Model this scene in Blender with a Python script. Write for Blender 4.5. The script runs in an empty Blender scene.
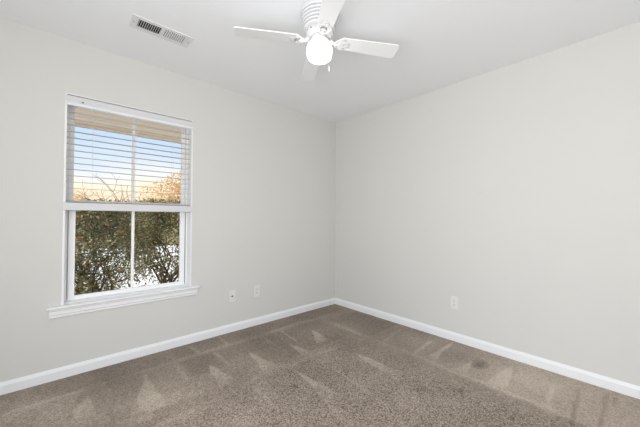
import bpy, bmesh, math, random
import numpy as np
from mathutils import Vector, Matrix, noise
random.seed(7)
scn = bpy.context.scene
COL = scn.collection
PI = math.pi

# ------------------------------------------------------------------ camera
cam_d = bpy.data.cameras.new('camera'); cam = bpy.data.objects.new('camera', cam_d); COL.objects.link(cam)
scn.camera = cam
F_PX, YAW, PITCH, ROLL = 290.74, 0.8358, 0.0159, 0.0053
cam_d.sensor_fit = 'HORIZONTAL'; cam_d.sensor_width = 36.0; cam_d.lens = 36.0 * F_PX / 640.0
cam_d.clip_start = 0.02
fw = Vector((math.cos(YAW)*math.cos(PITCH), math.sin(YAW)*math.cos(PITCH), math.sin(PITCH)))
rt = Vector((math.sin(YAW), -math.cos(YAW), 0)); up = rt.cross(fw)
r2 = math.cos(ROLL)*rt + math.sin(ROLL)*up; u2 = -math.sin(ROLL)*rt + math.cos(ROLL)*up
m = Matrix((r2, u2, -fw)).transposed().to_4x4(); m.translation = Vector((-2.796, -2.784, 1.1485))
cam.matrix_world = m

# ------------------------------------------------------------------ world, lights, exposure
vs = scn.view_settings
vs.view_transform = 'Standard'; vs.look = 'None'; vs.gamma = 1.0; vs.use_curve_mapping = False
vs.exposure = 0.09
GLOBE_STRENGTH = 2.6
w = bpy.data.worlds.new('sky'); scn.world = w; w.use_nodes = True
nt = w.node_tree; nt.nodes.clear()
wo = nt.nodes.new('ShaderNodeOutputWorld'); bg = nt.nodes.new('ShaderNodeBackground')
tc = nt.nodes.new('ShaderNodeTexCoord'); sx = nt.nodes.new('ShaderNodeSeparateXYZ')
nz = nt.nodes.new('ShaderNodeTexNoise'); nz.inputs['Scale'].default_value = 3.0; nz.inputs['Detail'].default_value = 5
mp = nt.nodes.new('ShaderNodeMapping'); mp.inputs['Scale'].default_value = (1, 1, 4)
ad = nt.nodes.new('ShaderNodeMath'); ad.operation = 'MULTIPLY_ADD'; ad.inputs[1].default_value = 0.12
sb = nt.nodes.new('ShaderNodeMath'); sb.operation = 'SUBTRACT'; sb.inputs[1].default_value = 0.06
rp = nt.nodes.new('ShaderNodeValToRGB')
el = rp.color_ramp.elements
stops = [(0.0, (.45, .40, .34)), (0.04, (1.10, .84, .56)), (0.09, (1.10, .98, .78)), (0.125, (.95, .96, .98)), (0.155, (.74, .85, 1.0)),
         (0.20, (.60, .77, 1.0)), (0.33, (.50, .68, .98)), (0.50, (1.9, 1.9, 1.92)), (1.0, (2.0, 2.0, 2.02))]
el[0].position, el[1].position = stops[0][0], stops[-1][0]
el[0].color = (*stops[0][1], 1); el[1].color = (*stops[-1][1], 1)
for pz, c in stops[1:-1]:
    e = el.new(pz); e.color = (*c, 1)
L = nt.links.new
L(tc.outputs['Generated'], sx.inputs[0]); L(tc.outputs['Generated'], mp.inputs[0]); L(mp.outputs[0], nz.inputs['Vector'])
L(nz.outputs['Fac'], ad.inputs[0]); L(sx.outputs['Z'], ad.inputs[2]); L(ad.outputs[0], sb.inputs[0])
L(sb.outputs[0], rp.inputs[0]); L(rp.outputs[0], bg.inputs[0]); L(bg.outputs[0], wo.inputs[0])
bg.inputs['Strength'].default_value = 1.0

def area(name, loc, target, sx_, sy_, watts, col):
    d = bpy.data.lights.new(name, 'AREA'); d.shape = 'RECTANGLE'; d.size = sx_; d.size_y = sy_
    d.energy = watts; d.color = col
    o = bpy.data.objects.new(name, d); COL.objects.link(o); o.location = loc
    o.rotation_euler = (Vector(target) - Vector(loc)).to_track_quat('-Z', 'Y').to_euler()
    return o
# added fill lights, unseen outside made-up openings behind and beside the camera
W_FILL_BACK, W_FILL_SIDE = 26, 79
area('fill_light_back', (-2.65, -3.94, 1.1), (-2.65, 0, 2.6), 2.3, 2.0, W_FILL_BACK, (.95, .98, 1.0))
area('fill_light_side', (-4.14, -2.75, 1.05), (0, -2.75, 3.5), 1.7, 2.0, W_FILL_SIDE, (.95, .98, 1.0))

# ------------------------------------------------------------------ materials
def new_mat(name):
    mt = bpy.data.materials.new(name); mt.use_nodes = True
    n = mt.node_tree; b = n.nodes['Principled BSDF']
    return mt, n, b
def simple(name, col, rough=.5, spec=.5, metal=0, var=.03, vscale=6, bump=0, bscale=300):
    mt, n, b = new_mat(name)
    b.inputs['Roughness'].default_value = rough; b.inputs['Metallic'].default_value = metal
    b.inputs['Specular IOR Level'].default_value = spec
    t = n.nodes.new('ShaderNodeTexCoord'); nn = n.nodes.new('ShaderNodeTexNoise')
    nn.inputs['Scale'].default_value = vscale; nn.inputs['Detail'].default_value = 3
    n.links.new(t.outputs['Object'], nn.inputs['Vector'])
    mx = n.nodes.new('ShaderNodeMix'); mx.data_type = 'RGBA'
    mx.inputs['A'].default_value = (*[c*(1-var) for c in col], 1)
    mx.inputs['B'].default_value = (*[min(1, c*(1+var)) for c in col], 1)
    n.links.new(nn.outputs['Fac'], mx.inputs['Factor']); n.links.new(mx.outputs['Result'], b.inputs['Base Color'])
    if bump:
        n2 = n.nodes.new('ShaderNodeTexNoise'); n2.inputs['Scale'].default_value = bscale
        bp = n.nodes.new('ShaderNodeBump'); bp.inputs['Strength'].default_value = bump; bp.inputs['Distance'].default_value = .002
        n.links.new(t.outputs['Object'], n2.inputs['Vector'])
        n.links.new(n2.outputs['Fac'], bp.inputs['Height']); n.links.new(bp.outputs['Normal'], b.inputs['Normal'])
    return mt

M = {}
M['wall'] = simple('wall_paint', (.67, .665, .64), .75, .2, var=.012, vscale=2, bump=.06, bscale=250)
M['ceiling'] = simple('ceiling_paint', (.88, .89, .915), .85, .15, var=.01, vscale=2, bump=.05, bscale=200)
M['trim'] = simple('white_trim_paint', (.84, .845, .86), .35, .4, var=.01)
M['vinyl'] = simple('white_vinyl', (.93, .93, .935), .4, .4, var=.01)
M['slat'] = simple('white_blind_slat', (.71, .70, .69), .45, .3, var=.015)
M['rail'] = simple('pale_grey_rail', (.68, .68, .70), .45, .3, var=.01)
M['cord'] = simple('white_cord', (.72, .71, .69), .8, .2)
M['fan'] = simple('white_enamel', (.72, .72, .725), .35, .5, var=.01)
M['blade'] = simple('white_fan_blade', (.86, .87, .885), .5, .4, var=.01)
M['plate'] = simple('white_wall_plate', (.76, .76, .74), .35, .5, var=.01)
M['register'] = simple('white_register_enamel', (.76, .76, .76), .45, .4, var=.01)
M['dark'] = simple('duct_shade_tone', (.03, .03, .03), .9, .1)
M['slot'] = simple('dark_slot', (.10, .10, .10), .8, .1)
M['metal'] = simple('grey_metal', (.45, .44, .42), .35, .5, metal=.9)
M['grey'] = simple('grey_clip_plastic', (.16, .16, .16), .5, .3)
M['soffit'] = simple('tan_soffit', (.95, .86, .74), .7, .2, var=.03)
M['gasket'] = simple('grey_gasket', (.33, .33, .36), .7, .2)
M['bark'] = simple('brown_bark', (.13, .10, .08), .9, .1, var=.4, vscale=30)
M['twig'] = simple('dark_twig', (.12, .08, .05), .9, .1, var=.3, vscale=30)

# glass: mostly clear with a slight reflection
mt, n, b = new_mat('window_glass'); n.nodes.remove(b)
tr = n.nodes.new('ShaderNodeBsdfTransparent'); gl = n.nodes.new('ShaderNodeBsdfGlossy'); gl.inputs['Roughness'].default_value = .02
tr.inputs[0].default_value = (.98, .985, .985, 1)
fr = n.nodes.new('ShaderNodeFresnel'); fr.inputs['IOR'].default_value = 1.12
ms = n.nodes.new('ShaderNodeMixShader'); out = n.nodes['Material Output']
n.links.new(fr.outputs[0], ms.inputs[0]); n.links.new(tr.outputs[0], ms.inputs[1]); n.links.new(gl.outputs[0], ms.inputs[2])
n.links.new(ms.outputs[0], out.inputs['Surface']); M['glass'] = mt

# glowing frosted globe
mt, n, b = new_mat('lit_frosted_glass')
b.inputs['Base Color'].default_value = (.9, .9, .88, 1); b.inputs['Roughness'].default_value = .3
b.inputs['Emission Color'].default_value = (1, .985, .96, 1); b.inputs['Emission Strength'].default_value = GLOBE_STRENGTH
M['globe'] = mt

def leaf_mat(name, cols, rough=.45):
    mt, n, b = new_mat(name); b.inputs['Roughness'].default_value = rough
    g = n.nodes.new('ShaderNodeNewGeometry'); r = n.nodes.new('ShaderNodeValToRGB'); r.color_ramp.interpolation = 'CONSTANT'
    e = r.color_ramp.elements
    k = len(cols); tot = sum(c[0] for c in cols); acc = 0
    for i, (wt, c) in enumerate(cols):
        if i == 0: q = e[0]; q.position = 0
        elif i == 1: q = e[1]; q.position = acc/tot
        else: q = e.new(acc/tot)
        q.color = (*c, 1); acc += wt
    n.links.new(g.outputs['Random Per Island'], r.inputs[0]); n.links.new(r.outputs[0], b.inputs['Base Color'])
    tl = n.nodes.new('ShaderNodeBsdfTranslucent'); n.links.new(r.outputs[0], tl.inputs[0])
    ms = n.nodes.new('ShaderNodeMixShader'); ms.inputs[0].default_value = .35
    o = n.nodes['Material Output']
    n.links.new(b.outputs[0], ms.inputs[1]); n.links.new(tl.outputs[0], ms.inputs[2]); n.links.new(ms.outputs[0], o.inputs['Surface'])
    return mt
M['leaf'] = leaf_mat('evergreen_leaves', [(3, (.15, .175, .075)), (3, (.23, .25, .125)), (2.5, (.31, .33, .19)), (1.3, (.25, .17, .09)), (.8, (.58, .34, .15)), (.7, (.55, .52, .29)), (.6, (.90, .74, .48))])
M['leaf_low'] = leaf_mat('yellow_green_leaves', [(3, (.20, .24, .08)), (2, (.12, .16, .06)), (2, (.36, .36, .14))])
M['autumn'] = leaf_mat('autumn_leaves', [(3, (.85, .55, .20)), (3, (.92, .68, .34)), (2, (.65, .36, .14)), (1, (.50, .38, .20))])

# carpet: cut pile, the nap lies two ways (attribute 'nap')
mt, n, b = new_mat('taupe_carpet')
b.inputs['Roughness'].default_value = .95; b.inputs['Specular IOR Level'].default_value = .05
b.inputs['Sheen Weight'].default_value = .12; b.inputs['Sheen Roughness'].default_value = .6
t = n.nodes.new('ShaderNodeTexCoord')
def noi(scale, detail, dist=0):
    x = n.nodes.new('ShaderNodeTexNoise'); x.inputs['Scale'].default_value = scale; x.inputs['Detail'].default_value = detail
    x.inputs['Distortion'].default_value = dist; n.links.new(t.outputs['Object'], x.inputs['Vector']); return x
def mth(op, a, bb, c=None):
    x = n.nodes.new('ShaderNodeMath'); x.operation = op
    for i, v in enumerate((a, bb, c)):
        if v is None: continue
        if isinstance(v, (int, float)): x.inputs[i].default_value = v
        else: n.links.new(v, x.inputs[i])
    return x.outputs[0]
wrp = noi(60, 2); vm = n.nodes.new('ShaderNodeVectorMath'); vm.operation = 'MULTIPLY_ADD'; vm.inputs[1].default_value = (.012, .012, .012)
n.links.new(wrp.outputs['Color'], vm.inputs[0]); n.links.new(t.outputs['Object'], vm.inputs[2])
vo = n.nodes.new('ShaderNodeTexVoronoi'); vo.inputs['Scale'].default_value = 125; n.links.new(vm.outputs[0], vo.inputs['Vector'])
sc = n.nodes.new('ShaderNodeSeparateColor'); n.links.new(vo.outputs['Color'], sc.inputs[0])
fine = noi(170, 2); midn = noi(34, 3); big = noi(2.2, 4)
at = n.nodes.new('ShaderNodeAttribute'); at.attribute_name = 'nap'
rough_ = n.nodes.new('ShaderNodeAttribute'); rough_.attribute_name = 'loose'
tuft = mth('MULTIPLY_ADD', vo.outputs['Distance'], -1.1, .45)  # darkens cell edges, painting the shade between tufts
tuft = mth('MULTIPLY_ADD', sc.outputs[0], .40, tuft)
tuft = mth('MULTIPLY_ADD', fine.outputs['Fac'], .55, tuft)
tuft = mth('SUBTRACT', tuft, .47)
gain = mth('MULTIPLY_ADD', rough_.outputs['Fac'], .42, .42)
v = mth('MULTIPLY', tuft, gain)
v = mth('MULTIPLY_ADD', midn.outputs['Fac'], .30, v)
v = mth('MULTIPLY_ADD', big.outputs['Fac'], .20, v)
v = mth('MULTIPLY_ADD', at.outputs['Fac'], .24, v)
v = mth('ADD', v, .22)
r = n.nodes.new('ShaderNodeValToRGB'); e = r.color_ramp.elements
e[0].position = .0; e[0].color = (.100, .078, .060, 1); e[1].position = 1.0; e[1].color = (.66, .56, .465, 1)
q = e.new(.5); q.color = (.335, .272, .217, 1)
n.links.new(v, r.inputs[0]); n.links.new(r.outputs[0], b.inputs['Base Color'])
bp = n.nodes.new('ShaderNodeBump'); bp.inputs['Strength'].default_value = .55; bp.inputs['Distance'].default_value = .006
n.links.new(tuft, bp.inputs['Height']); n.links.new(bp.outputs['Normal'], b.inputs['Normal'])
M['carpet'] = mt

def ground_mat():
    mt, n, b = new_mat('pale_concrete'); b.inputs['Roughness'].default_value = .9
    t = n.nodes.new('ShaderNodeTexCoord'); nn = n.nodes.new('ShaderNodeTexNoise'); nn.inputs['Scale'].default_value = 1.5; nn.inputs['Detail'].default_value = 6
    r = n.nodes.new('ShaderNodeValToRGB'); e = r.color_ramp.elements
    e[0].position = .3; e[0].color = (.60, .60, .60, 1); e[1].position = .7; e[1].color = (.80, .80, .80, 1)
    n.links.new(t.outputs['Object'], nn.inputs[0]); n.links.new(nn.outputs['Fac'], r.inputs[0]); n.links.new(r.outputs[0], b.inputs['Base Color'])
    return mt
M['ground'] = ground_mat()
M['straw'] = simple('pale_bounce_mulch', (.52, .42, .30), .95, .1, var=.25, vscale=12)  # unseen bed, paled so it bounces light up onto the soffit
M['lawn'] = simple('dormant_lawn', (.26, .23, .13), .95, .1, var=.4, vscale=4)

# ------------------------------------------------------------------ mesh helpers
class MB:
    def __init__(self): self.bm = bmesh.new()
    def box(self, x0, x1, y0, y1, z0, z1, bevel=0, mat=None):
        mm = Matrix.Translation(((x0+x1)/2, (y0+y1)/2, (z0+z1)/2)) @ Matrix.Diagonal((x1-x0, y1-y0, z1-z0, 1))
        r = bmesh.ops.create_cube(self.bm, size=1, matrix=mm)
        vs_ = r['verts']
        if bevel:
            ed = list({e for v in vs_ for e in v.link_edges})
            rb = bmesh.ops.bevel(self.bm, geom=ed, offset=bevel, segments=2, affect='EDGES', profile=.6)
            vs_ = list({v for v in rb['verts']} | {v for v in vs_ if v.is_valid})
        if mat is not None: bmesh.ops.transform(self.bm, matrix=mat, verts=vs_)
        return self
    def prism(self, pts, vec):
        a = [self.bm.verts.new(p) for p in pts]; bq = [self.bm.verts.new(Vector(p)+Vector(vec)) for p in pts]
        k = len(pts); fs = [self.bm.faces.new(a), self.bm.faces.new(bq[::-1])]
        for i in range(k): fs.append(self.bm.faces.new((a[i], bq[i], bq[(i+1) % k], a[(i+1) % k])))
        bmesh.ops.recalc_face_normals(self.bm, faces=fs)
        return self
    def lathe(self, prof, seg=32, axis='Z', mat=None):
        rings = []; nv = []
        for r_, z in prof:
            ring = []
            if r_ < 1e-5:
                ring = [self.bm.verts.new((0, 0, z))]
            else:
                for i in range(seg):
                    a = 2*PI*i/seg; ring.append(self.bm.verts.new((r_*math.cos(a), r_*math.sin(a), z)))
            rings.append(ring); nv += ring
        fs = []
        for A, B in zip(rings, rings[1:]):
            for i in range(seg):
                j = (i+1) % seg
                if len(A) == 1 and len(B) == 1: continue
                if len(A) == 1: f = (A[0], B[j], B[i])
                elif len(B) == 1: f = (A[i], A[j], B[0])
                else: f = (A[i], A[j], B[j], B[i])
                fs.append(self.bm.faces.new(f))
        for R_ in (rings[0], rings[-1]):
            if len(R_) > 1: fs.append(self.bm.faces.new(R_))
        bmesh.ops.recalc_face_normals(self.bm, faces=fs)
        if mat is not None: bmesh.ops.transform(self.bm, matrix=mat, verts=nv)
        return self
    def tube(self, pts, rad, seg=6):
        pts = [Vector(p) for p in pts]; rads = rad if isinstance(rad, (list, tuple)) else [rad]*len(pts)
        rings = []
        for i, p in enumerate(pts):
            d = (pts[min(i+1, len(pts)-1)] - pts[max(i-1, 0)]).normalized()
            q_ = d.to_track_quat('Z', 'Y')
            rings.append([self.bm.verts.new(p + q_ @ Vector((rads[i]*math.cos(2*PI*k/seg), rads[i]*math.sin(2*PI*k/seg), 0))) for k in range(seg)])
        for A, B in zip(rings, rings[1:]):
            # align
            best = min(range(seg), key=lambda s: sum((A[k].co-B[(k+s) % seg].co).length for k in range(seg)))
            for k in range(seg):
                self.bm.faces.new((A[k], A[(k+1) % seg], B[(k+1+best) % seg], B[(k+best) % seg]))
        self.bm.faces.new(rings[0][::-1]); self.bm.faces.new(rings[-1])
        return self
    def build(self, name, mat, parent=None, smooth=False, angle=.6):
        me = bpy.data.meshes.new(name); self.bm.to_mesh(me); self.bm.free()
        me.materials.append(mat)
        if smooth:
            me.polygons.foreach_set('use_smooth', [True]*len(me.polygons))
            me.set_sharp_from_angle(angle=angle)
        o = bpy.data.objects.new(name, me); COL.objects.link(o)
        if parent is not None: o.parent = parent
        return o
def tag(o, label=None, cat=None, group=None, kind=None):
    if label: o['label'] = label
    if cat: o['category'] = cat
    if group: o['group'] = group
    if kind: o['kind'] = kind
    return o
def empty(name, loc=(0, 0, 0), rz=0):
    o = bpy.data.objects.new(name, None); COL.objects.link(o); o.location = loc; o.rotation_euler.z = rz
    o.empty_display_size = .05
    return o
def children(o): return [c for c in COL.objects if c.parent == o]
def copy_tree(o, parent=None):
    c = o.copy(); COL.objects.link(c)
    if parent is not None: c.parent = parent
    for ch in children(o): copy_tree(ch, c)
    return c

# ------------------------------------------------------------------ the room
H = 2.44; X0, Y0 = -3.95, -3.75; T = .16
WX0, WX1, WZ0, WZ1 = -2.765, -1.872, .500, 2.046       # window opening
GAP_Y = .10
mb = MB()
mb.box(X0-T, WX0, 0, T, -.25, H+.1); mb.box(WX1, T, 0, T, -.25, H+.1)
mb.box(WX0, WX1, 0, T, -.25, WZ0); mb.box(WX0, WX1, 0, T, WZ1, H+.1)
tag(mb.build('wall_left', M['wall']), 'pale greige painted wall that holds the window', 'wall', kind='structure')
mb = MB(); mb.box(0, T, Y0-T, 0, -.25, H+.1)
tag(mb.build('wall_right', M['wall']), 'plain pale greige painted wall right of the corner', 'wall', kind='structure')
# behind the camera: unseen walls, each with an opening added to let fill light in
mb = MB(); a0, a1, b0, b1 = -3.8, -1.5, 0, 2.1
mb.box(X0-T, a0, Y0-T, Y0, -.25, H+.1); mb.box(a1, 0, Y0-T, Y0, -.25, H+.1)
mb.box(a0, a1, Y0-T, Y0, -.25, b0); mb.box(a0, a1, Y0-T, Y0, b1, H+.1)
tag(mb.build('wall_back', M['wall']), 'pale greige wall behind the camera with a wide opening added for fill light', 'wall', kind='structure')
mb = MB(); d0, d1, dz = -3.6, -1.9, 2.08
mb.box(X0-T, X0, Y0, d0, -.25, H+.1); mb.box(X0-T, X0, d1, 0, -.25, H+.1); mb.box(X0-T, X0, d0, d1, dz, H+.1); mb.box(X0-T, X0, d0, d1, -.25, 0)
tag(mb.build('wall_near', M['wall']), 'pale greige wall beside the camera with an opening added for fill light', 'wall', kind='structure')
mb = MB(); mb.box(X0, 0, Y0, 0, H, H+.1)
tag(mb.build('ceiling', M['ceiling']), 'flat white painted ceiling', 'ceiling', kind='structure')

# carpeted floor with vacuum tracks: nap and broad tone per vertex
ST = .0095
nx = int(-X0/ST); ny = int(-Y0/ST)
gx = np.linspace(X0, 0, nx+1); gy = np.linspace(Y0, 0, ny+1)
GX, GY = np.meshgrid(gx, gy)
nap = np.zeros_like(GX)
def seg_d(ax, ay, bx, by):
    dx, dy = bx-ax, by-ay; tt = np.clip(((GX-ax)*dx+(GY-ay)*dy)/(dx*dx+dy*dy+1e-9), 0, 1)
    return np.hypot(GX-ax-tt*dx, GY-ay-tt*dy), tt
def sm(d, w): return np.clip(1-d/w, 0, 1)**1.0
wob = np.array([[noise.noise((x*7, y*7, 0)) for x in gx[::4]] for y in gy[::4]])
wob = np.kron(wob, np.ones((4, 4)))[:ny+1, :nx+1]
wob2 = np.array([[noise.fractal((x*2.6, y*2.6, 5), 1.0, 2.0, 4) for x in gx[::4]] for y in gy[::4]])
wob2 = np.kron(wob2, np.ones((4, 4)))[:ny+1, :nx+1]
def smooth(a, k):
    for _ in range(k):
        p_ = np.pad(a, 1, 'edge'); a = (p_[:-2, 1:-1]+p_[2:, 1:-1]+p_[1:-1, :-2]+p_[1:-1, 2:]+p_[1:-1, 1:-1])/5
    return a
wob = smooth(wob, 6); wob2 = smooth(wob2, 6)
LIGHT = [[(-3.9, -.30), (-2.07, -.28), (-1.82, -.27), (-1.52, -.28), (-1.07, -.27), (-.82, -.25), (-.03, -.38)],
 [(-2.08, -.29), (-2.1, -.6)], [(-1.77, -.35), (-1.78, -.62)],
 [(-2.3, -.98), (-1.88, -.97), (-1.71, -.91), (-1.49, -.89), (-1.4, -.94), (-1.22, -.93), (-.71, -.99), (-.1, -1.02)],
 [(-.56, -.56), (-.55, -.89), (-.54, -1.35), (-.57, -1.81), (-.56, -2.05), (-.56, -2.35), (-.6, -2.9)],
 [(-1.56, -1.18), (-1.52, -1.41), (-1.55, -1.63)], [(-1.22, -1.24), (-1.24, -1.48), (-1.28, -1.71)],
 [(-1.77, -1.01), (-1.81, -1.34), (-1.84, -1.45)], [(-1.31, -.33), (-1.33, -.6)], [(-1.62, -.05), (-1.63, -.26)], [(-1.9, -.08), (-1.88, -.27)],
 [(-.95, -1.05), (-.98, -1.45)], [(-.2, -1.45), (-.55, -1.48)], [(-.15, -1.1), (-.5, -1.15)], [(-1.1, -.32), (-1.12, -.6)]]
for ln in LIGHT:
    lv_ = random.uniform(.55, .8)
    for (ax, ay), (bx, by) in zip(ln, ln[1:]):
        d, _ = seg_d(ax+.015*random.uniform(-1, 1), ay, bx, by); nap = np.maximum(nap, lv_*np.clip(.75+1.1*wob2+.5*wob, .15, 1)*sm(d+.012*wob, .024))
def tri(p, a, bb, val, soft=.014):
    global nap
    P = [p, a, bb]; ar = (a[0]-p[0])*(bb[1]-p[1])-(a[1]-p[1])*(bb[0]-p[0])
    if ar < 0: P = [p, bb, a]
    ins = np.full_like(GX, 9.)
    for i in range(3):
        (ax, ay), (bx, by) = P[i], P[(i+1) % 3]; ln = math.hypot(bx-ax, by-ay)
        ins = np.minimum(ins, ((bx-ax)*(GY-ay)-(by-ay)*(GX-ax))/ln)
    base_d = seg_d(*a, *bb)[0]; h_ = math.hypot(p[0]-(a[0]+bb[0])/2, p[1]-(a[1]+bb[1])/2)
    mask = np.clip((ins+.022*wob+.02*wob2)/soft+.5, 0, 1)*np.clip((base_d+.05*wob)/(.45*h_), 0.0, 1)**.6
    nap = nap*(1-mask)+val*mask if val < 0 else np.maximum(nap, val*mask)
for tr_ in [[(-1.9, -.48), (-1.97, -.88), (-1.84, -.87)], [(-1.56, -.52), (-1.64, -.92), (-1.51, -.88)], [(-.85, -.53), (-1.03, -.8), (-.88, -.79)],
            [(-.26, -1.86), (-.55, -1.81), (-.55, -1.91)], [(-.15, -2.09), (-.58, -2.05), (-.58, -2.17)], [(-.27, -2.37), (-.62, -2.34), (-.68, -2.44)],
            [(-2.3, -.35), (-2.5, -.85), (-2.28, -.85)], [(-2.62, -.3), (-2.75, -.7), (-2.6, -.7)], [(-1.2, -.5), (-1.27, -.9), (-1.16, -.9)],
            [(-.12, -1.6), (-.52, -1.56), (-.52, -1.66)], [(-1.45, -1.0), (-1.55, -1.5), (-1.38, -1.5)], [(-.9, -1.1), (-1.0, -1.6), (-.85, -1.6)]]:
    tri(*tr_, random.uniform(.7, 1.0))
# darker strokes between the tracks, a few crushed spots
for (x0_, x1_, y0_, y1_, v_) in [(-2.06, -1.8, -.32, -.6, -.45), (-1.78, -1.34, -.32, -.55, -.4), (-1.3, -.6, -.32, -.85, -.35), (-.5, -.05, -.42, -1.0, -.25), (-2.9, -2.1, 0, -.26, -.25), (-2.06, -.1, 0, -.24, -.35),
                                 (-1.7, -1.25, -.97, -1.25, -.3), (-.52, -.02, -1.1, -1.8, -.1)]:
    ix = np.minimum(GX-x0_, x1_-GX); iy = np.minimum(y0_-GY, GY-y1_)
    mask = np.clip((np.minimum(ix, iy)+.02*wob)/.025+.5, 0, 1)
    nap = np.where(nap > .3, nap, nap+v_*mask)
for (x_, y_, r_, v_) in [(-.31, -1.92, .085, -1.5), (-1.57, -1.19, .04, -1.3), (-.78, -1.96, .035, -1.2), (-.97, -1.78, .08, -.6), (-.92, -.62, .03, -.6)]:
    nap += v_*np.clip(1.2-np.hypot(GX-x_, (GY-y_)*1.4)/r_*(1+.5*wob), 0, 1)
for (ax, ay), (bx, by) in [((-.16, -2.49), (-.64, -2.51)), ((-.1, -2.62), (-.55, -2.62)), ((-.02, -2.66), (-.2, -2.66))]:
    d, _ = seg_d(ax, ay, bx, by); nap -= .8*sm(d, .018)
for (x_, y_, r_) in [(-2.75, -.45, .3), (-2.44, -.85, .35), (-2.2, -.85, .28), (-2.95, -.35, .15), (-.3, -2.3, .3)]:
    nap += .42*np.clip(1.3-np.hypot(GX-x_, GY-y_)/r_*(1+.5*wob), 0, 1)*(.6+.8*(wob > 0))
nap += .55*wob2
nap += .12*np.clip((-.9-GY)/.3, 0, 1)  # broad term: lighter tone away from the window wall
nap += .95*np.clip((GX+.62)/.05, 0, 1)*np.clip((-1.2-GY)/1.2, 0, 1)  # broad term: lighter along the right wall, rising towards the camera
loose = np.clip((-.58-GX+.10*wob)/.22, 0, 1)*np.clip((-.60-GY+.2*wob2)/.5, 0, 1)
loose = np.clip(loose*(1-.5*np.clip(nap, 0, 1))+.25*wob2, 0, 1)
me = bpy.data.meshes.new('floor')
zz = .0012*wob.ravel()
verts = np.stack([GX.ravel(), GY.ravel(), zz], 1)
ii = np.arange((nx+1)*(ny+1)).reshape(ny+1, nx+1)
faces = np.stack([ii[:-1, :-1].ravel(), ii[:-1, 1:].ravel(), ii[1:, 1:].ravel(), ii[1:, :-1].ravel()], 1)
# slab underneath so the floor has depth
base = len(verts)
vl = verts.tolist() + [(X0, Y0, -.02), (0, Y0, -.02), (0, 0, -.02), (X0, 0, -.02)]
fl = faces.tolist() + [[base+3, base+2, base+1, base]]
me.from_pydata(vl, [], fl)
at2 = me.attributes.new('loose', 'FLOAT', 'POINT'); at2.data.foreach_set('value', np.concatenate([loose.ravel(), np.zeros(4)]).astype(np.float32))
attr = me.attributes.new('nap', 'FLOAT', 'POINT'); attr.data.foreach_set('value', np.concatenate([nap.ravel(), np.zeros(4)]).astype(np.float32))
me.polygons.foreach_set('use_smooth', [True]*len(me.polygons)); me.materials.append(M['carpet'])
fo = bpy.data.objects.new('floor', me); COL.objects.link(fo)
tag(fo, 'taupe cut-pile carpet with vacuum tracks', 'carpet', kind='structure')

def base_prof(th, h): return [(0, 0), (th, 0), (th, h*.72), (th*.8, h*.82), (th*.55, h*.93), (th*.4, h), (0, h)]
mb = MB(); pr = base_prof(.015, .078)
mb.prism([(X0, -u, z) for u, z in pr], (-X0, 0, 0))
tag(mb.build('baseboard_left', M['trim']), 'white baseboard below the window wall', 'baseboard', kind='structure')
mb = MB(); mb.prism([(-u, Y0, z) for u, z in pr], (0, -Y0-.015, 0))
tag(mb.build('baseboard_right', M['trim']), 'white baseboard below the plain right wall', 'baseboard', kind='structure')

# ------------------------------------------------------------------ window
win = tag(empty('window_1', ((WX0+WX1)/2, .08, WZ0)), 'white double-hung window with clear panes, half behind the blind', 'window', kind='structure')
win_l = Matrix.Translation(-win.location)
def wpart(mb, name, mat, parent=None, smooth=False):
    o = mb.build(name, mat, parent or win, smooth)
    if parent is None: o.location = -win.location
    return o
e = .012
mb = MB()       # white liner of the opening and the vinyl frame
mb.box(WX0, WX0+e, -.001, T, WZ0, WZ1); mb.box(WX1-e, WX1, -.001, T, WZ0, WZ1); mb.box(WX0+e, WX1-e, -.001, T, WZ1-.006, WZ1); mb.box(WX0+e, WX1-e, .04, T, WZ0, WZ0+.02)
wpart(mb, 'jamb', M['trim'])
mb = MB(); fo_ = .016
mb.box(WX0+e, WX0+e+fo_, .092, T, WZ0+.02, WZ1-.006, .002); mb.box(WX1-e-fo_, WX1-e, .092, T, WZ0+.02, WZ1-.006, .002)
mb.box(WX0+e+fo_, WX1-e-fo_, .092, T, WZ1-.03, WZ1-.006, .002); mb.box(WX0+e+fo_, WX1-e-fo_, .092, T, WZ0+.02, WZ0+.032, .002)
wpart(mb, 'frame', M['vinyl'])
mb = MB()
gx0, gx1 = WX0+e+fo_, WX1-e-fo_
mb.box(gx0-.0005, gx0+.004, .088, .0935, WZ0+.03, 1.26); mb.box(gx1-.004, gx1+.0005, .088, .0935, WZ0+.03, 1.26)
wpart(mb, 'track', M['gasket'])
def sash(name, x0, x1, y0, y1, z0, z1, st, rb, rtp):
    mb = MB()
    mb.box(x0, x0+st, y0, y1, z0, z1, .003); mb.box(x1-st, x1, y0, y1, z0, z1, .003)
    mb.box(x0+st, x1-st, y0, y1, z0, z0+rb, .003); mb.box(x0+st, x1-st, y0, y1, z1-rtp, z1, .003)
    s = wpart(mb, name, M['vinyl'])
    ym = (y0+y1)/2
    mb = MB(); mb.box(x0+st-.002, x1-st+.002, ym-.003, ym+.003, z0+rb-.002, z1-rtp+.002); mb.build('pane', M['glass'], s)
    xm = (x0+x1)/2
    mb = MB(); mb.box(xm-.010, xm+.010, ym-.012, ym+.012, z0+rb, z1-rtp, .003); mb.build('muntin', M['vinyl'], s)
    return s
sash('lower_sash', gx0+.005, gx1-.005, .094, .122, WZ0+.032-.022, 1.275, .040, .042, .04)
sash('upper_sash', gx0+.001, gx1-.001, .126, .154, 1.235, WZ1-.026, .030, .04, .03)
mb = MB()
mb.prism([(-2.843, .095, .497), (-2.843, -.03, .497), (-2.843, -.036, .501), (-2.843, -.037, .508), (-2.843, -.034, .513), (-2.843, -.028, .515), (-2.843, .095, .515)], (1.037, 0, 0))
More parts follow.
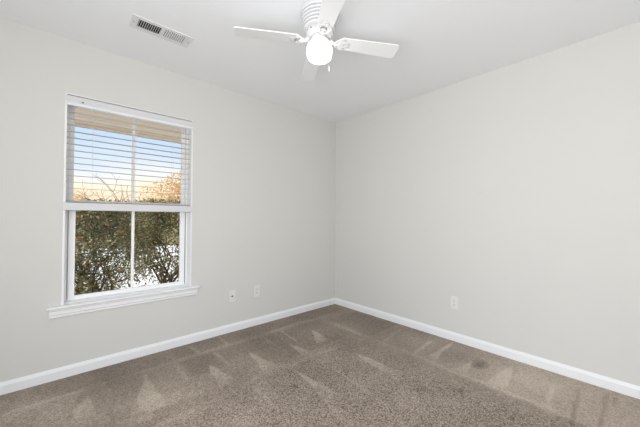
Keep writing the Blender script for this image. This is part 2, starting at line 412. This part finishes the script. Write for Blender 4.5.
# the horns of the stool only stand in front of the wall
bmx = mb
o = wpart(bmx, 'stool', M['trim'])
for v_ in o.data.vertices:
    if v_.co.y > .0 : v_.co.x = min(max(v_.co.x, WX0+.0005), WX1-.0005)
mb = MB()
for x0_, x1_ in [(-2.828, -1.82)]:
    mb.prism([(x0_, 0, .435), (x0_, -.011, .435), (x0_, -.014, .440), (x0_, -.014, .452), (x0_, -.019, .458), (x0_, -.019, .484), (x0_, -.024, .489), (x0_, -.024, .497), (x0_, 0, .497)], (x1_-x0_, 0, 0))
wpart(mb, 'apron', M['trim'])

# ------------------------------------------------------------------ blind
bl = tag(empty('window_blind', ((WX0+WX1)/2, .03, WZ1-.012)), 'white slatted blind lowered halfway in the window', 'blind')
bo = -bl.location
def bpart(mb, name, mat, parent=None, smooth=False):
    o = mb.build(name, mat, parent or bl, smooth)
    if parent is None: o.location = bo
    return o
bx0, bx1 = WX0+e+.001, WX1-e-.001
vx0, vx1 = WX0+.001, WX1-.001
mb = MB(); mb.box(bx0, bx1, .012, .068, 1.990, 2.032, .002); bpart(mb, 'head_rail', M['vinyl'])
mb = MB(); x0_ = vx0
mb.prism([(x0_, .004, 1.984), (x0_, -.003, 1.984), (x0_, -.003, 2.024), (x0_, -.006, 2.029), (x0_, -.006, 2.032), (x0_, .004, 2.032)], (vx1-vx0, 0, 0))
val = bpart(mb, 'valance', M['rail'])
mb = MB(); mb.prism([(x0_, .004, 1.962), (x0_, -.003, 1.962), (x0_, -.008, 1.966), (x0_, -.0095, 1.972), (x0_, -.006, 1.980), (x0_, -.003, 1.984), (x0_, .004, 1.984)], (vx1-vx0, 0, 0))
mb.build('valance_molding', M['trim'], val)  # whiter than the valance, standing in for light on its lower strip
mb = MB(); mb.box(-2.672, -2.661, -.0085, -.001, 1.992, 2.001, .001); mb.build('valance_clip', M['grey'], val)
SP = .0468; zs = [1.922 - SP*i for i in range(14)]
cy = .040
def slat_mesh():
    mb = MB(); k = 6; pts = []
    for i in range(k+1):
        u = -.025 + .05*i/k; pts.append((0, u, .0014*(1-(u/.025)**2)))
    low = [(0, p[1], p[2]-.0018) for p in pts]
    mb.prism(pts + low[::-1], (bx1-bx0-.002, 0, 0)); return mb
first = slat_mesh().build('slat', M['slat'], bl); first.location = Vector((bx0+.001, cy, zs[0])) + bo
first.rotation_euler.x = math.radians(2)
for i, z in enumerate(zs[1:]):
    s = first.copy(); COL.objects.link(s); s.parent = bl
    s.location = Vector((bx0+.001 + random.uniform(-.0008, .0008), cy, z)) + bo; s.rotation_euler.x = math.radians(2+random.uniform(-.8, .8))
for k in range(5):      # slats gathered on the bottom rail
    s = first.copy(); COL.objects.link(s); s.parent = bl
    s.location = Vector((bx0+.001 + random.uniform(-.001, .001), cy, 1.240+.0040+.0046*k)) + bo; s.rotation_euler.x = 0
mb = MB(); mb.box(vx0+.0005, vx1-.0005, -.004+.012, .066, 1.196, 1.2395, .004); mb.box(WX0-.007, WX1+.005, -.013, -.0008, 1.197, 1.252, .003); mb.box(WX0+.05, WX1-.05, -.003, .010, 1.21, 1.235); bpart(mb, 'bottom_rail', M['rail'])
for xx in (-2.60, WX0+.4465, -2.035):
    mb = MB()
    mb.box(xx-.0007, xx+.0007, cy-.0285, cy-.0271, 1.238, 1.995); mb.box(xx-.0007, xx+.0007, cy+.0271, cy+.0285, 1.238, 1.995)
    bpart(mb, 'ladder_cord', M['cord'])

# ------------------------------------------------------------------ ceiling fan
FX, FY, ZB = -1.584, -1.430, 2.268
fan = tag(empty('ceiling_fan', (FX, FY, H)), 'white four-blade ceiling fan with a lit frosted globe', 'ceiling fan')
zc = lambda z: z-H
mb = MB(); prof = [(.0, 0), (.114, 0), (.119, -.004), (.119, -.016)]
z = -.016; rr = .118
for k in range(5):
    prof += [(rr-.012, z-.001), (rr-.012, z-.007), (rr-.001, z-.009), (rr-.003, z-.018)]
    z -= .0185; rr -= .0045
prof += [(rr-.006, z-.004), (.070, z-.012), (0, z-.012)]
mb.lathe(prof, 48); mb.build('motor_housing', M['fan'], fan, True, .5)
zh = -.120
mb = MB(); mb.lathe([(0, zh), (.078, zh), (.086, zh-.006), (.086, zh-.018), (.080, zh-.020), (.078, zh-.024), (.074, zh-.030), (.062, zh-.034), (.046, zh-.034), (.044, zh-.026), (.034, zh-.026), (.032, zh-.034), (0, zh-.034)], 40); hub = mb.build('blade_hub', M['fan'], fan, True, .5)
for k in range(16):
    a = 2*PI*(k+.5)/16; R_ = Matrix.Rotation(a, 4, 'Z')
    mb = MB(); mb.box(.0845, .0868, -.006, .006, zh-.017, zh-.009, 0, R_); mb.build('hub_vent', M['gasket'], hub)
mb = MB(); mb.lathe([(0, zh-.034), (.050, zh-.034), (.052, zh-.040), (.052, zh-.052), (.060, zh-.056), (.060, zh-.066), (.054, zh-.070), (0, zh-.070)], 36)
fit = mb.build('light_fitter', M['fan'], fan, True, .5)
for k in range(3):
    mb = MB(); a = 2*PI*k/3+.4; R_ = Matrix.Rotation(a, 4, 'Z') @ Matrix.Translation((.063, 0, zh-.061)) @ Matrix.Rotation(PI/2, 4, 'Y')
    mb.lathe([(0, -.004), (.004, -.004), (.004, .006), (0, .006)], 10, mat=R_)
    mb.build('thumb_screw', M['metal'], fit, True)
zg = zh-.058
mb = MB(); mb.lathe([(.046, zg), (.050, zg-.006), (.064, zg-.014), (.075, zg-.028), (.080, zg-.046), (.080, zg-.070), (.078, zg-.090), (.074, zg-.105), (.064, zg-.114), (.045, zg-.118), (0, zg-.119)], 40)
gl_o = mb.build('glass_globe', M['globe'], fan, True, 1.2)
BA = math.radians(-30.9)
def blade_mesh():
    mb = MB(); r0, r1 = .130, .520; pts = []
    w0, w1 = .048, .060; cr = .022
    def corner(cx, cy, a0): return [(cx+cr*math.cos(a0+PI/2*i/5), cy+cr*math.sin(a0+PI/2*i/5), 0) for i in range(6)]
    pts += corner(r1-cr, w1-cr, 0); pts += corner(r0+cr, w0-cr, PI/2); pts += corner(r0+cr, -w0+cr, PI); pts += corner(r1-cr, -w1+cr, 3*PI/2)
    mb.prism(pts, (0, 0, .006)); return mb
def iron_mesh():
    mb = MB(); th = .004; z0 = -.0062
    # curved arm from the hub to the blade
    mb.tube([(.070, 0, .012), (.088, 0, -.004), (.104, 0, -.009), (.130, 0, -.006)], [.011, .009, .008, .009], 8)
    # three-lobed decorative plate
    for cx, cy_, r_ in [(.142, .028, .022), (.142, -.028, .022), (.168, 0, .026), (.138, 0, .022)]:
        Mx = Matrix.Translation((cx, cy_, z0))
        mb.lathe([(0, 0), (r_*.35, 0), (r_*.45, -.002), (r_*.85, -.002), (r_, .001), (r_, th), (0, th)], 20, mat=Mx)
    mb.tube([(.090, 0, -.007), (.105, .020, -.008), (.124, .034, -.005), (.140, .030, -.004)], .005, 6)
    mb.tube([(.090, 0, -.007), (.105, -.020, -.008), (.124, -.034, -.005), (.140, -.030, -.004)], .005, 6)
    return mb
def screw_mesh():
    mb = MB(); mb.lathe([(0, -.0095), (.003, -.0095), (.0045, -.0075), (.0045, -.004), (0, -.004)], 10)
    return mb
b0_ = blade_mesh().build('blade', M['blade'], fan)
i0_ = iron_mesh().build('blade_iron', M['fan'], b0_, True, .7)
s0_ = screw_mesh()
bm_s = s0_.build('iron_screw', M['fan'], b0_, True); bm_s.location = (.170, 0, 0)
kids = [i0_, bm_s]
for cy_ in (.028, -.028):
    c = bm_s.copy(); COL.objects.link(c); c.parent = b0_; c.location = (.142, cy_, 0); kids.append(c)
PITCH_B = math.radians(-9)
for k in range(4):
    bb = b0_ if k == 0 else b0_.copy()
    if k:
        COL.objects.link(bb); bb.parent = fan
        for ch in kids:
            c = ch.copy(); COL.objects.link(c); c.parent = bb
    bb.location = (0, 0, zc(ZB)); bb.rotation_euler = (PITCH_B, math.radians(1.5), BA + k*PI/2)
for ang, ln in ((math.radians(-183), .18), (math.radians(-90), .205)):
    cx, cy_ = .061*math.cos(ang), .061*math.sin(ang)
    ex, ey = .088*math.cos(ang), .088*math.sin(ang)
    mb = MB(); mb.tube([(cx, cy_, zh-.058), (ex, ey, zh-.066), (ex, ey, zh-.070-ln+.03)], .0013, 6)
    ch = mb.build('pull_chain', M['metal'], fan)
    if ang > -2:
        mb = MB(); mb.lathe([(0, 0), (.002, 0), (.0045, -.010), (.0060, -.026), (.0045, -.038), (0, -.040)], 12, mat=Matrix.Translation((ex, ey, zh-.070-ln+.031)))
        mb.build('pull_fob', M['fan'], ch, True)

# ------------------------------------------------------------------ ceiling register
VX, VY = -2.272, -.555
vent = tag(empty('air_register', (VX, VY, H)), 'white metal air register with two louver banks on the ceiling', 'air vent')
vw, vh = .188, .078
mb = MB()
for (x0_, x1_, y0_, y1_) in [(-vw, -vw+.042, -vh, vh), (vw-.042, vw, -vh, vh), (-vw+.042, vw-.042, -vh, -vh+.030), (-vw+.042, vw-.042, vh-.036, vh), (-.010, .004, -vh+.030, vh-.036)]:
    mb.box(x0_, x1_, y0_, y1_, -.0055, 0, .0015)
mb.build('faceplate', M['register'], vent)
mb = MB(); mb.box(-vw+.04, vw-.04, -vh+.028, vh-.034, -.0012, -.0002); mb.build('duct_shade_plate', M['dark'], vent)  # flat dark plate, painted in place of the shade up the duct
def louver(tilt):
    mb = MB(); mb.box(-.0050, .0050, -vh+.030, vh-.036, -.0005, .0005); return mb
l0 = louver(0).build('louver', M['register'], vent)
k = 0
for side in (-1, 1):
    xs = np.linspace(-vw+.047, -.014, 11) if side < 0 else np.linspace(.009, vw-.047, 11)
    for x in xs:
        lv = l0 if k == 0 else l0.copy()
        if k: COL.objects.link(lv); lv.parent = vent
        lv.location = (float(x), 0, -.0052); lv.rotation_euler.y = math.radians(-52 if side < 0 else 50); k += 1
for x in (-vw+.018, vw-.018):
    mb = MB(); mb.lathe([(0, -.0078), (.003, -.0078), (.004, -.0055), (0, -.0045)], 10, mat=Matrix.Translation((x, 0, 0))); mb.build('screw', M['gasket'], vent)

# ------------------------------------------------------------------ wall plates
def plate(parent):
    mb = MB(); mb.box(-.0355, .0355, -.006, 0, -.059, .059, .0025); return mb.build('cover_plate', M['plate'], parent)
def outlet(loc, rz, label):
    t = tag(empty('electrical_outlet', loc, rz), label, 'outlet', 'duplex outlets low on the walls')
    plate(t)
    for s in (-1, 1):
        mb = MB(); mb.lathe([(0, 0), (.0165, 0), (.0165, .0025), (.0155, .0032), (0, .0032)], 24, mat=Matrix.Translation((0, -.0055, s*.0195)) @ Matrix.Rotation(PI/2, 4, 'X'))
        rc = mb.build('receptacle', M['plate'], t, True, .5)
        mb = MB()
        for xx in (-.0062, .0062): mb.box(xx-.0012, xx+.0012, -.0090, -.0084, s*.0195-.001, s*.0195+.008)
        mb.box(-.0022, .0022, -.0090, -.0084, s*.0195-.010, s*.0195-.0055)
        mb.build('slot', M['slot'], rc)
    mb = MB(); mb.lathe([(0, 0), (.003, 0), (.003, .001), (0, .0015)], 10, mat=Matrix.Translation((0, -.006, 0)) @ Matrix.Rotation(PI/2, 4, 'X')); mb.build('screw', M['metal'], t)
    return t
outlet((-1.194, 0, .361), 0, 'white duplex outlet on the window wall, nearer the room corner')
outlet((0, -1.592, .357), -PI/2, 'white duplex outlet alone on the plain right wall')
cx_ = tag(empty('cable_jack_plate', (-1.473, 0, .357)), 'white wall plate with one dark round cable jack below the window', 'wall plate')
plate(cx_)
mb = MB(); mb.lathe([(0, 0), (.0085, 0), (.0085, .002), (.005, .002), (.005, .011), (0, .011)], 16, mat=Matrix.Translation((0, -.006, -.002)) @ Matrix.Rotation(PI/2, 4, 'X')); mb.build('coaxial_jack', M['slot'], cx_)
for s in (-1, 1):
    mb = MB(); mb.lathe([(0, 0), (.003, 0), (.003, .001), (0, .0015)], 10, mat=Matrix.Translation((0, -.006, s*.042)) @ Matrix.Rotation(PI/2, 4, 'X')); mb.build('screw', M['plate'], cx_)

# ------------------------------------------------------------------ outside
GZ = -.25
mb = MB(); mb.box(-30, 30, T+.0, 2.6, GZ-.1, GZ); tag(mb.build('planting_bed', M['straw']), 'planting bed outside below the window, paled to bounce light', 'ground', kind='structure')
mb = MB(); mb.box(-30, 30, 2.6, 13, GZ-.1, GZ); tag(mb.build('driveway', M['ground']), 'pale concrete drive behind the shrubs', 'ground', kind='structure')
mb = MB(); mb.box(-40, 60, 13, 60, GZ-.1, GZ); tag(mb.build('lawn', M['lawn']), 'dormant lawn beyond the drive', 'ground', kind='structure')
mb = MB(); mb.box(-6, 4, T, 1.46, 2.205, 2.225); mb.box(-6, 4, 1.46, 1.49, 2.165, 2.36)
for k in range(9): mb.box(-6, 4, .20+.14*k, .206+.14*k, 2.201, 2.206)
tag(mb.build('trim_1', M['soffit']), 'tan soffit and fascia of the eave outside', 'eave', kind='structure')

def leaves(mb, centers, n, size, rnd, jit=1.0):
    for _ in range(n):
        c, r_ = rnd.choice(centers)
        d = Vector((rnd.gauss(0, 1), rnd.gauss(0, 1), rnd.gauss(0, 1))).normalized() * (rnd.random()**.45)
        p = Vector(c) + Vector((d.x*r_[0], d.y*r_[1], d.z*r_[2]))
        s = size*rnd.uniform(.6, 1.25)
        q_ = Vector((rnd.gauss(0, 1), rnd.gauss(0, 1), rnd.gauss(0, 1))).normalized().to_track_quat('Z', 'Y') @ Matrix.Rotation(rnd.uniform(0, 2*PI), 3, 'Z').to_quaternion()
        P = [(-s*.5, 0, 0), (0, -s*.26, s*.06), (s*.55, 0, 0), (0, s*.26, s*.06)]
        vv = [mb.bm.verts.new(p + q_ @ Vector(x)) for x in P]
        mb.bm.faces.new((vv[0], vv[1], vv[2])); mb.bm.faces.new((vv[0], vv[2], vv[3]))
def branch(mb, p, d, ln, r_, depth, rnd, tips, spread=.55):
    pts = [p.copy()]; dd = d.copy()
    for k in range(4):
        dd = (dd + Vector((rnd.gauss(0, .13), rnd.gauss(0, .13), rnd.gauss(0, .07)))).normalized()
        pts.append(pts[-1] + dd*ln/4)
    mb.tube(pts, [r_*(1-.10*k) for k in range(5)], 6 if r_ > .008 else 4)
    tips.append(pts[-1])
    if depth == 0: return
    for _ in range(rnd.choice((2, 3, 3)) if depth > 1 else 2):
        nd = (dd + Vector((rnd.gauss(0, spread), rnd.gauss(0, spread), rnd.uniform(-.1, .35)))).normalized()
        branch(mb, pts[rnd.choice((3, 4, 4))], nd, ln*rnd.uniform(.6, .82), r_*.62, depth-1, rnd, tips, spread)
def shrub(name, loc, stems, centers, nleaf, size, mat, seed, label, cat, group=None, depth=3, r0=.022, ln=.42, fol='foliage', bark='bark'):
    rnd = random.Random(seed)
    t = tag(empty(name, loc), label, cat, group)
    mb = MB(); tips = []
    for s in stems: branch(mb, Vector((s[0], s[1], 0)), Vector(s[2:5]).normalized(), ln, r0, depth, rnd, tips)
    mb.build('branches', M[bark], t)
    mb = MB(); leaves(mb, centers, nleaf, size, rnd)
    near = [(tuple(p), (.10, .10, .10)) for p in tips if p.z > ln*.9]
    leaves(mb, near, nleaf//4, size, rnd)
    f = mb.build(fol, M[mat], t)
    return t
cA = [((-.15, 0, 1.36), (.34, .28, .24)), ((.20, .05, 1.38), (.34, .28, .24)), ((.0, 0, 1.25), (.50, .30, .26)), ((.02, 0, 1.25), (.50, .30, .26)), ((-.25, .1, .95), (.25, .25, .30)), ((.25, .0, .95), (.30, .22, .35)), ((0, 0, 1.50), (.42, .25, .10)), ((-.1, 0, .55), (.40, .3, .35))]
shrub('evergreen_shrub', (-2.40, 1.30, GZ), [(-.10, 0, -.05, 0, 1), (.03, .02, .38, .05, 1), (-.05, .03, -.25, -.1, 1)], cA, 9500, .037, 'leaf', 11, 'dense dark evergreen shrub behind the left half of the lower window', 'shrub', 'shrubs outside the window', ln=.45)
cB = [((-.2, 0, 1.40), (.36, .28, .30)), ((.22, .05, 1.42), (.36, .28, .30)), ((.0, 0, 1.25), (.52, .30, .30)), ((.02, 0, 1.25), (.52, .30, .30)), ((.40, .1, .85), (.22, .25, .50)), ((-.30, .0, .95), (.25, .22, .35)), ((0, 0, 1.55), (.45, .25, .12)), ((.0, 0, .60), (.55, .3, .40))]
shrub('evergreen_shrub', (-1.62, 2.10, GZ), [(-.05, 0, -.10, 0, 1), (.03, .02, .25, .05, 1), (0, .03, .03, -.1, 1), (.02, 0, .55, .1, 1)], cB, 9500, .041, 'leaf', 23, 'reddish evergreen shrub with bare forked stems behind the right half of the lower window', 'shrub', 'shrubs outside the window', ln=.50, r0=.026)
shrub('low_plant', (-2.38, 2.95, GZ), [(0, 0, .1, 0, 1), (.02, 0, -.3, .1, 1)], [((0, 0, .26), (.24, .18, .2)), ((.22, 0, .22), (.2, .15, .16))], 500, .05, 'leaf_low', 5, 'low yellow-green plant on the ground behind the left shrub', 'plant', depth=2, r0=.008, ln=.14)
shrub('bare_tree', (-2.45, 4.4, GZ), [(0, 0, .05, 0, 1)], [((0, 0, 1.2), (.1, .1, .1))], 10, .05, 'autumn', 31, 'thin bare-twigged tree rising behind the left shrub', 'tree', 'trees behind the shrubs', depth=5, r0=.03, ln=.75, bark='twig')
shrub('bare_tree', (-.25, 7.2, GZ), [(0, 0, -.05, 0, 1)], [((0, 0, 1.6), (.3, .3, .3))], 40, .05, 'autumn', 37, 'slender bare-twigged tree rising behind the right shrub', 'tree', 'trees behind the shrubs', depth=5, r0=.03, ln=.72, bark='twig')
cT = [((-.8, 0, 2.6), (1.6, 1.0, .9)), ((1.2, 0, 2.8), (1.6, 1.0, .9)), ((.2, 0, 3.3), (1.3, .9, .8)), ((0, 0, 1.9), (2.2, 1, .9))]
shrub('autumn_tree', (2.6, 14.5, GZ), [(0, 0, 0, 0, 1), (.1, 0, .4, 0, 1)], cT, 4200, .13, 'autumn', 41, 'orange autumn tree seen through the right end of the blind', 'tree', 'far trees beyond the drive', depth=3, r0=.10, ln=1.1)
shrub('autumn_tree', (-3.4, 18, GZ), [(0, 0, 0, 0, 1), (.1, 0, -.4, 0, 1)], [((0, 0, 1.6), (2.6, 1, .9)), ((.8, 0, 2.0), (1.4, 1, .9))], 2400, .14, 'autumn', 43, 'orange autumn tree beyond the drive, seen through the left end of the blind', 'tree', 'far trees beyond the drive', depth=3, r0=.09, ln=.9)
